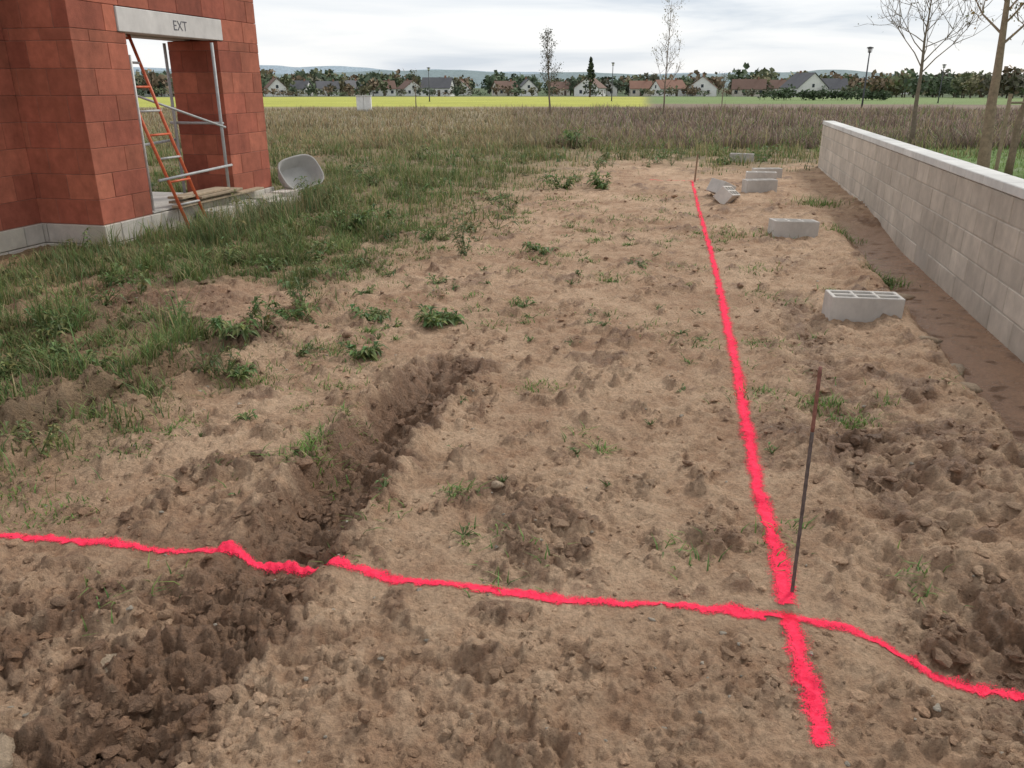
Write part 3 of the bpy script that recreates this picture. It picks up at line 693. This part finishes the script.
m.box((x-.5,y-.2,z),(x+.5,y+.2,z+.12),(.4,.4,.38)); m.box((x-.48,y-.18,z+.12),(x-.01,y+.18,z+.95),(.7,.7,.68)); m.box((x+.01,y-.18,z+.12),(x+.48,y+.18,z+.95),(.7,.7,.68)); m.box((x-.52,y-.22,z+.95),(x+.52,y+.22,z+1.0),(.6,.6,.58))
ob=m.build('utility_cabinet',M_conc); bev(ob,.01)
# ---------------------------------------------------------------- village
def vhouse(px,w,d,hw,hr,wall,roof,gable,rot=0):
    d*=1.27*rng.uniform(1.0,1.12); w*=rng.uniform(.8,1.05); rot=rot or rng.uniform(-.45,.45)
    x=(px-512)/804*(d*.937+1.2); y=d; z=float(H(np.array([x]),np.array([y]))[0])
    e=empty('village_house',(x,y,z)); e.rotation_euler=(0,0,rot+(math.pi/2 if gable else 0))
    L=w; D=7.5
    if gable: L,D=11,w
    m=MB(); a,b=L/2,D/2
    m.box((-a,-b,-.5),(a,b,hw),wall)
    m.add([(-a,-b,hw),(-a,b,hw),(-a,0,hw+hr),(a,-b,hw),(a,b,hw),(a,0,hw+hr)],None,[(0,2,1),(3,4,5)],wall); m.build('walls',M_render,False,e)
    m=MB(); o=.35; k=hr/b
    for sgn in (-1,1):
        V=[(-a-o,sgn*(b+o),hw-o*k),(a+o,sgn*(b+o),hw-o*k),(a+o,0,hw+hr+.06),(-a-o,0,hw+hr+.06)]
        V=[(p[0],p[1],p[2]+.05) for p in V]+[(p[0],p[1],p[2]+.22) for p in V]
        m.add(V,[(0,1,2,3),(4,5,6,7),(0,1,5,4),(1,2,6,5),(2,3,7,6),(3,0,4,7)],None,roof)
    m.build('roof',M_render,False,e)
    m=MB(); m.box((a*.5,-.3,hw+hr-.6),(a*.5+.6,.3,hw+hr+.9),(.30,.16,.11)); m.build('chimney',M_render,False,e)
    m=MB(); n=max(2,int(L/2.6))
    for i in range(n):
        cx=-a+(i+.5)*L/n
        for sgn in (-1,1):
            if i==n//2: m.box((cx-.5,sgn*(b+.02)-.03,0),(cx+.5,sgn*(b+.02)+.03,2.1),(.12,.09,.07))
            else: m.box((cx-.55,sgn*(b+.02)-.03,.95),(cx+.55,sgn*(b+.02)+.03,2.15),(.05,.06,.07))
    for sgn in (-1,1):
        for cy in (-D*.22,D*.22): m.box((sgn*(a+.02)-.03,cy-.5,.95),(sgn*(a+.02)+.03,cy+.5,2.15),(.05,.06,.07))
        m.box((sgn*(a+.02)-.03,-.45,hw+.1),(sgn*(a+.02)+.03,.45,hw+1.2),(.05,.06,.07))
    m.build('windows_and_doors',M_render,False,e)
WH=(.82,.81,.78); CR=(.64,.59,.51); BR=(.19,.12,.095); DK=(.13,.13,.14); RD=(.27,.15,.11)
for a in [(160,9,255,2.8,2.6,WH,BR,0),(205,8,265,2.8,2.6,WH,DK,1),(276,9,250,2.8,3.4,WH,BR,1),(300,8,262,2.8,2.8,WH,DK,0),(328,9,260,2.8,2.6,WH,DK,0),(352,8,270,2.8,3,CR,DK,1),(383,10,265,2.8,2.8,WH,BR,0),(410,9,262,2.8,3,WH,BR,1),(438,10,236,2.9,3.2,WH,DK,0),(462,8,270,2.8,3,WH,BR,1),(505,9,266,2.8,2.7,CR,BR,0),(527,8,262,2.8,3.2,WH,DK,1),(560,9,262,2.7,2.6,CR,BR,0),(590,11,240,2.9,3.2,WH,BR,1),(607,8,247,2.8,3.1,WH,DK,1),(640,10,252,2.8,2.6,CR,RD,0),(668,12,240,2.7,2.8,WH,RD,0),(702,12,230,3.0,3.8,WH,RD,1),(748,13,235,2.6,3.1,CR,BR,0),(803,13,230,3.0,4.6,WH,DK,1,.25),(832,11,238,2.8,3.3,WH,DK,0),(775,9,270,3,3,WH,BR,0),(905,10,300,3,3,WH,DK,0)]:
    vhouse(*a)
def foliage_mass(name,trees,q=110,fs=.11):
    m=MB()
    for (x,y,h,r,c,cone) in trees:
        z=float(H(np.array([x]),np.array([y]))[0])
        m.tube([(x,y,z-.3),(x,y,z+h*.5)],[.03*h,.015*h],5,(.08,.06,.05))
        n=q; d=rng.normal(size=(n,3)); d/=np.linalg.norm(d,axis=1,keepdims=True); rr=rng.random(n)**.4
        lob=1+.35*np.sin(d[:,0]*4+x)*np.cos(d[:,2]*5+y)
        ch=h*.42
        if cone:
            t=rng.random(n)**.7; B=np.stack([x+d[:,0]*r*(1-t*.93)*rr,y+d[:,1]*r*(1-t*.93)*rr,z+.08*h+.92*h*t],-1)
        else: B=np.stack([x+d[:,0]*rr*r*lob,y+d[:,1]*rr*r*lob,z+h*.56+d[:,2]*rr*ch*lob],-1)
        a=rng.normal(size=(n,3)); a/=np.linalg.norm(a,axis=1,keepdims=True); b=np.cross(a,rng.normal(size=(n,3))); b/=np.linalg.norm(b,axis=1,keepdims=True)
        s=(h*fs*rng.uniform(.6,1.4,n)*(.55 if cone else 1))[:,None]
        V=np.stack([B-a*s,B+b*s*.8,B+a*s,B-b*s*.8],1).reshape(-1,3); o=np.arange(n)*4
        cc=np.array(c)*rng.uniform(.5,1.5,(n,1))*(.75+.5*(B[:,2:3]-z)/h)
        m.add(V,np.stack([o,o+1,o+2,o+3],-1),None,np.repeat(cc,4,0))
    m.build(name,M_far)
T=[]
cols=[(.115,.15,.09),(.10,.13,.085),(.15,.165,.095),(.185,.17,.10),(.13,.125,.09),(.20,.15,.10)]
for i in range(440):
    y=rng.uniform(330,500); x=rng.uniform(-.72,.75)*y; f=fbm(np.array([x/40]),np.array([.3]),1,2,95)[0]
    h=(5.2+3.0*rng.random()**1.5+3.5*f)*(y/300); h=max(3,h*.9)
    T.append((x,y,h,h*rng.uniform(.32,.6),cols[int(rng.integers(0,6))],False))
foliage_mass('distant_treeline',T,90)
T=[(x,285+rng.uniform(-3,40),rng.uniform(1.6,4.2),rng.uniform(1.4,3.0),cols[int(rng.integers(0,6))],False) for x in rng.uniform(-190,190,170)]
foliage_mass('village_shrubs',T,60,.13)
T=[(x,rng.uniform(148,153),1.7,1.6,(.06,.085,.045),False) for x in np.arange(45,66,1.1)]
foliage_mass('hedge',T,110,.13)
T=[((px-512)/804*(d*.94),d,h,r,(.05,.065,.045),True) for px,d,h,r in [(590,245,10.5,2.6)]]
foliage_mass('conifer_tree',T,420,.07)
T=[(rng.uniform(.42,.72)*y,y,rng.uniform(5,8.5),rng.uniform(2.5,4),cols[int(rng.integers(0,6))],False) for y in rng.uniform(230,300,40)]
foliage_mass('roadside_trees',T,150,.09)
def hills(name,R0,h0,seed,col):
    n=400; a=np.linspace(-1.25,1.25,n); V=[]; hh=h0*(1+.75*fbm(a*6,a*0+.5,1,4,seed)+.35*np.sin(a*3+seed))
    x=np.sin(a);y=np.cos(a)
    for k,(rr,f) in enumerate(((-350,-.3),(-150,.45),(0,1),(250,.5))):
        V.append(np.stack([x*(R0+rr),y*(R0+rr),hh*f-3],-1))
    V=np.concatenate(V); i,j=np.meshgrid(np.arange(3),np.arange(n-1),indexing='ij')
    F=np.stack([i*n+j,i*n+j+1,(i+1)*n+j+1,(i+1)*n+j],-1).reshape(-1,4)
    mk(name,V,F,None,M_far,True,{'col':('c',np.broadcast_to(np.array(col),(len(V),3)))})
hills('hills',2600,40,3,(.32,.40,.46)); hills('hills',1500,19,8,(.20,.26,.27))  # distance haze painted into the base colour as blue-grey
# ---------------------------------------------------------------- world
w=bpy.data.worlds.new('World'); scene.world=w; w.use_nodes=True; N=w.node_tree.nodes; L=w.node_tree.links; N.clear()
out=N.new('ShaderNodeOutputWorld'); sk=N.new('ShaderNodeTexSky'); sk.sky_type='NISHITA'; sk.sun_disc=False
SE_,SR=math.radians(40),math.radians(48)
sk.sun_elevation=SE_; sk.sun_rotation=SR
b1=N.new('ShaderNodeBackground'); b1.inputs[1].default_value=.10; L.new(sk.outputs[0],b1.inputs[0])
tc=N.new('ShaderNodeTexCoord'); mp=N.new('ShaderNodeMapping'); mp.inputs['Scale'].default_value=(1.3,1.3,11); L.new(tc.outputs['Generated'],mp.inputs['Vector'])
nz=N.new('ShaderNodeTexNoise'); nz.inputs['Scale'].default_value=2.2; nz.inputs['Detail'].default_value=7; nz.inputs['Roughness'].default_value=.5; nz.inputs['Distortion'].default_value=.4; L.new(mp.outputs[0],nz.inputs['Vector'])
cr=N.new('ShaderNodeValToRGB'); e=cr.color_ramp.elements; e[0].position=.34; e[0].color=(.66,.72,.80,1); e[1].position=.57; e[1].color=(1,1,1,1)
q=cr.color_ramp.elements.new(.44); q.color=(.86,.89,.93,1)
L.new(nz.outputs['Fac'],cr.inputs[0])
b2=N.new('ShaderNodeBackground'); L.new(cr.outputs[0],b2.inputs[0])
sp=N.new('ShaderNodeSeparateXYZ'); L.new(tc.outputs['Generated'],sp.inputs[0])   # low sky brightened, unseen sky overhead dimmed to cut ambient light
mr=N.new('ShaderNodeMapRange'); mr.inputs['From Min'].default_value=.12; mr.inputs['From Max'].default_value=.6; mr.inputs['To Min'].default_value=1.06; mr.inputs['To Max'].default_value=.86
L.new(sp.outputs[2],mr.inputs['Value']); L.new(mr.outputs['Result'],b2.inputs[1])
mx=N.new('ShaderNodeMixShader'); mx.inputs[0].default_value=.9; L.new(b1.outputs[0],mx.inputs[1]); L.new(b2.outputs[0],mx.inputs[2]); L.new(mx.outputs[0],out.inputs[0])
sl=bpy.data.lights.new('sun','SUN'); sl.energy=2.1; sl.angle=math.radians(14); sl.color=(1,.955,.88)
so=bpy.data.objects.new('sun',sl); scene.collection.objects.link(so)
sd=Vector((math.sin(SR)*math.cos(SE_),math.cos(SR)*math.cos(SE_),math.sin(SE_)))
so.rotation_euler=sd.to_track_quat('Z','Y').to_euler(); so.location=(0,0,20)
# ---------------------------------------------------------------- camera
cd=bpy.data.cameras.new('camera'); cd.lens=28.27; cd.sensor_width=36; cd.clip_start=.05; cd.clip_end=9000
co=bpy.data.objects.new('camera',cd); scene.collection.objects.link(co); co.location=(0,0,1.6); co.rotation_euler=(math.radians(69.6),0,0); scene.camera=co
scene.view_settings.view_transform='Standard'; scene.view_settings.look='None'; scene.view_settings.exposure=0
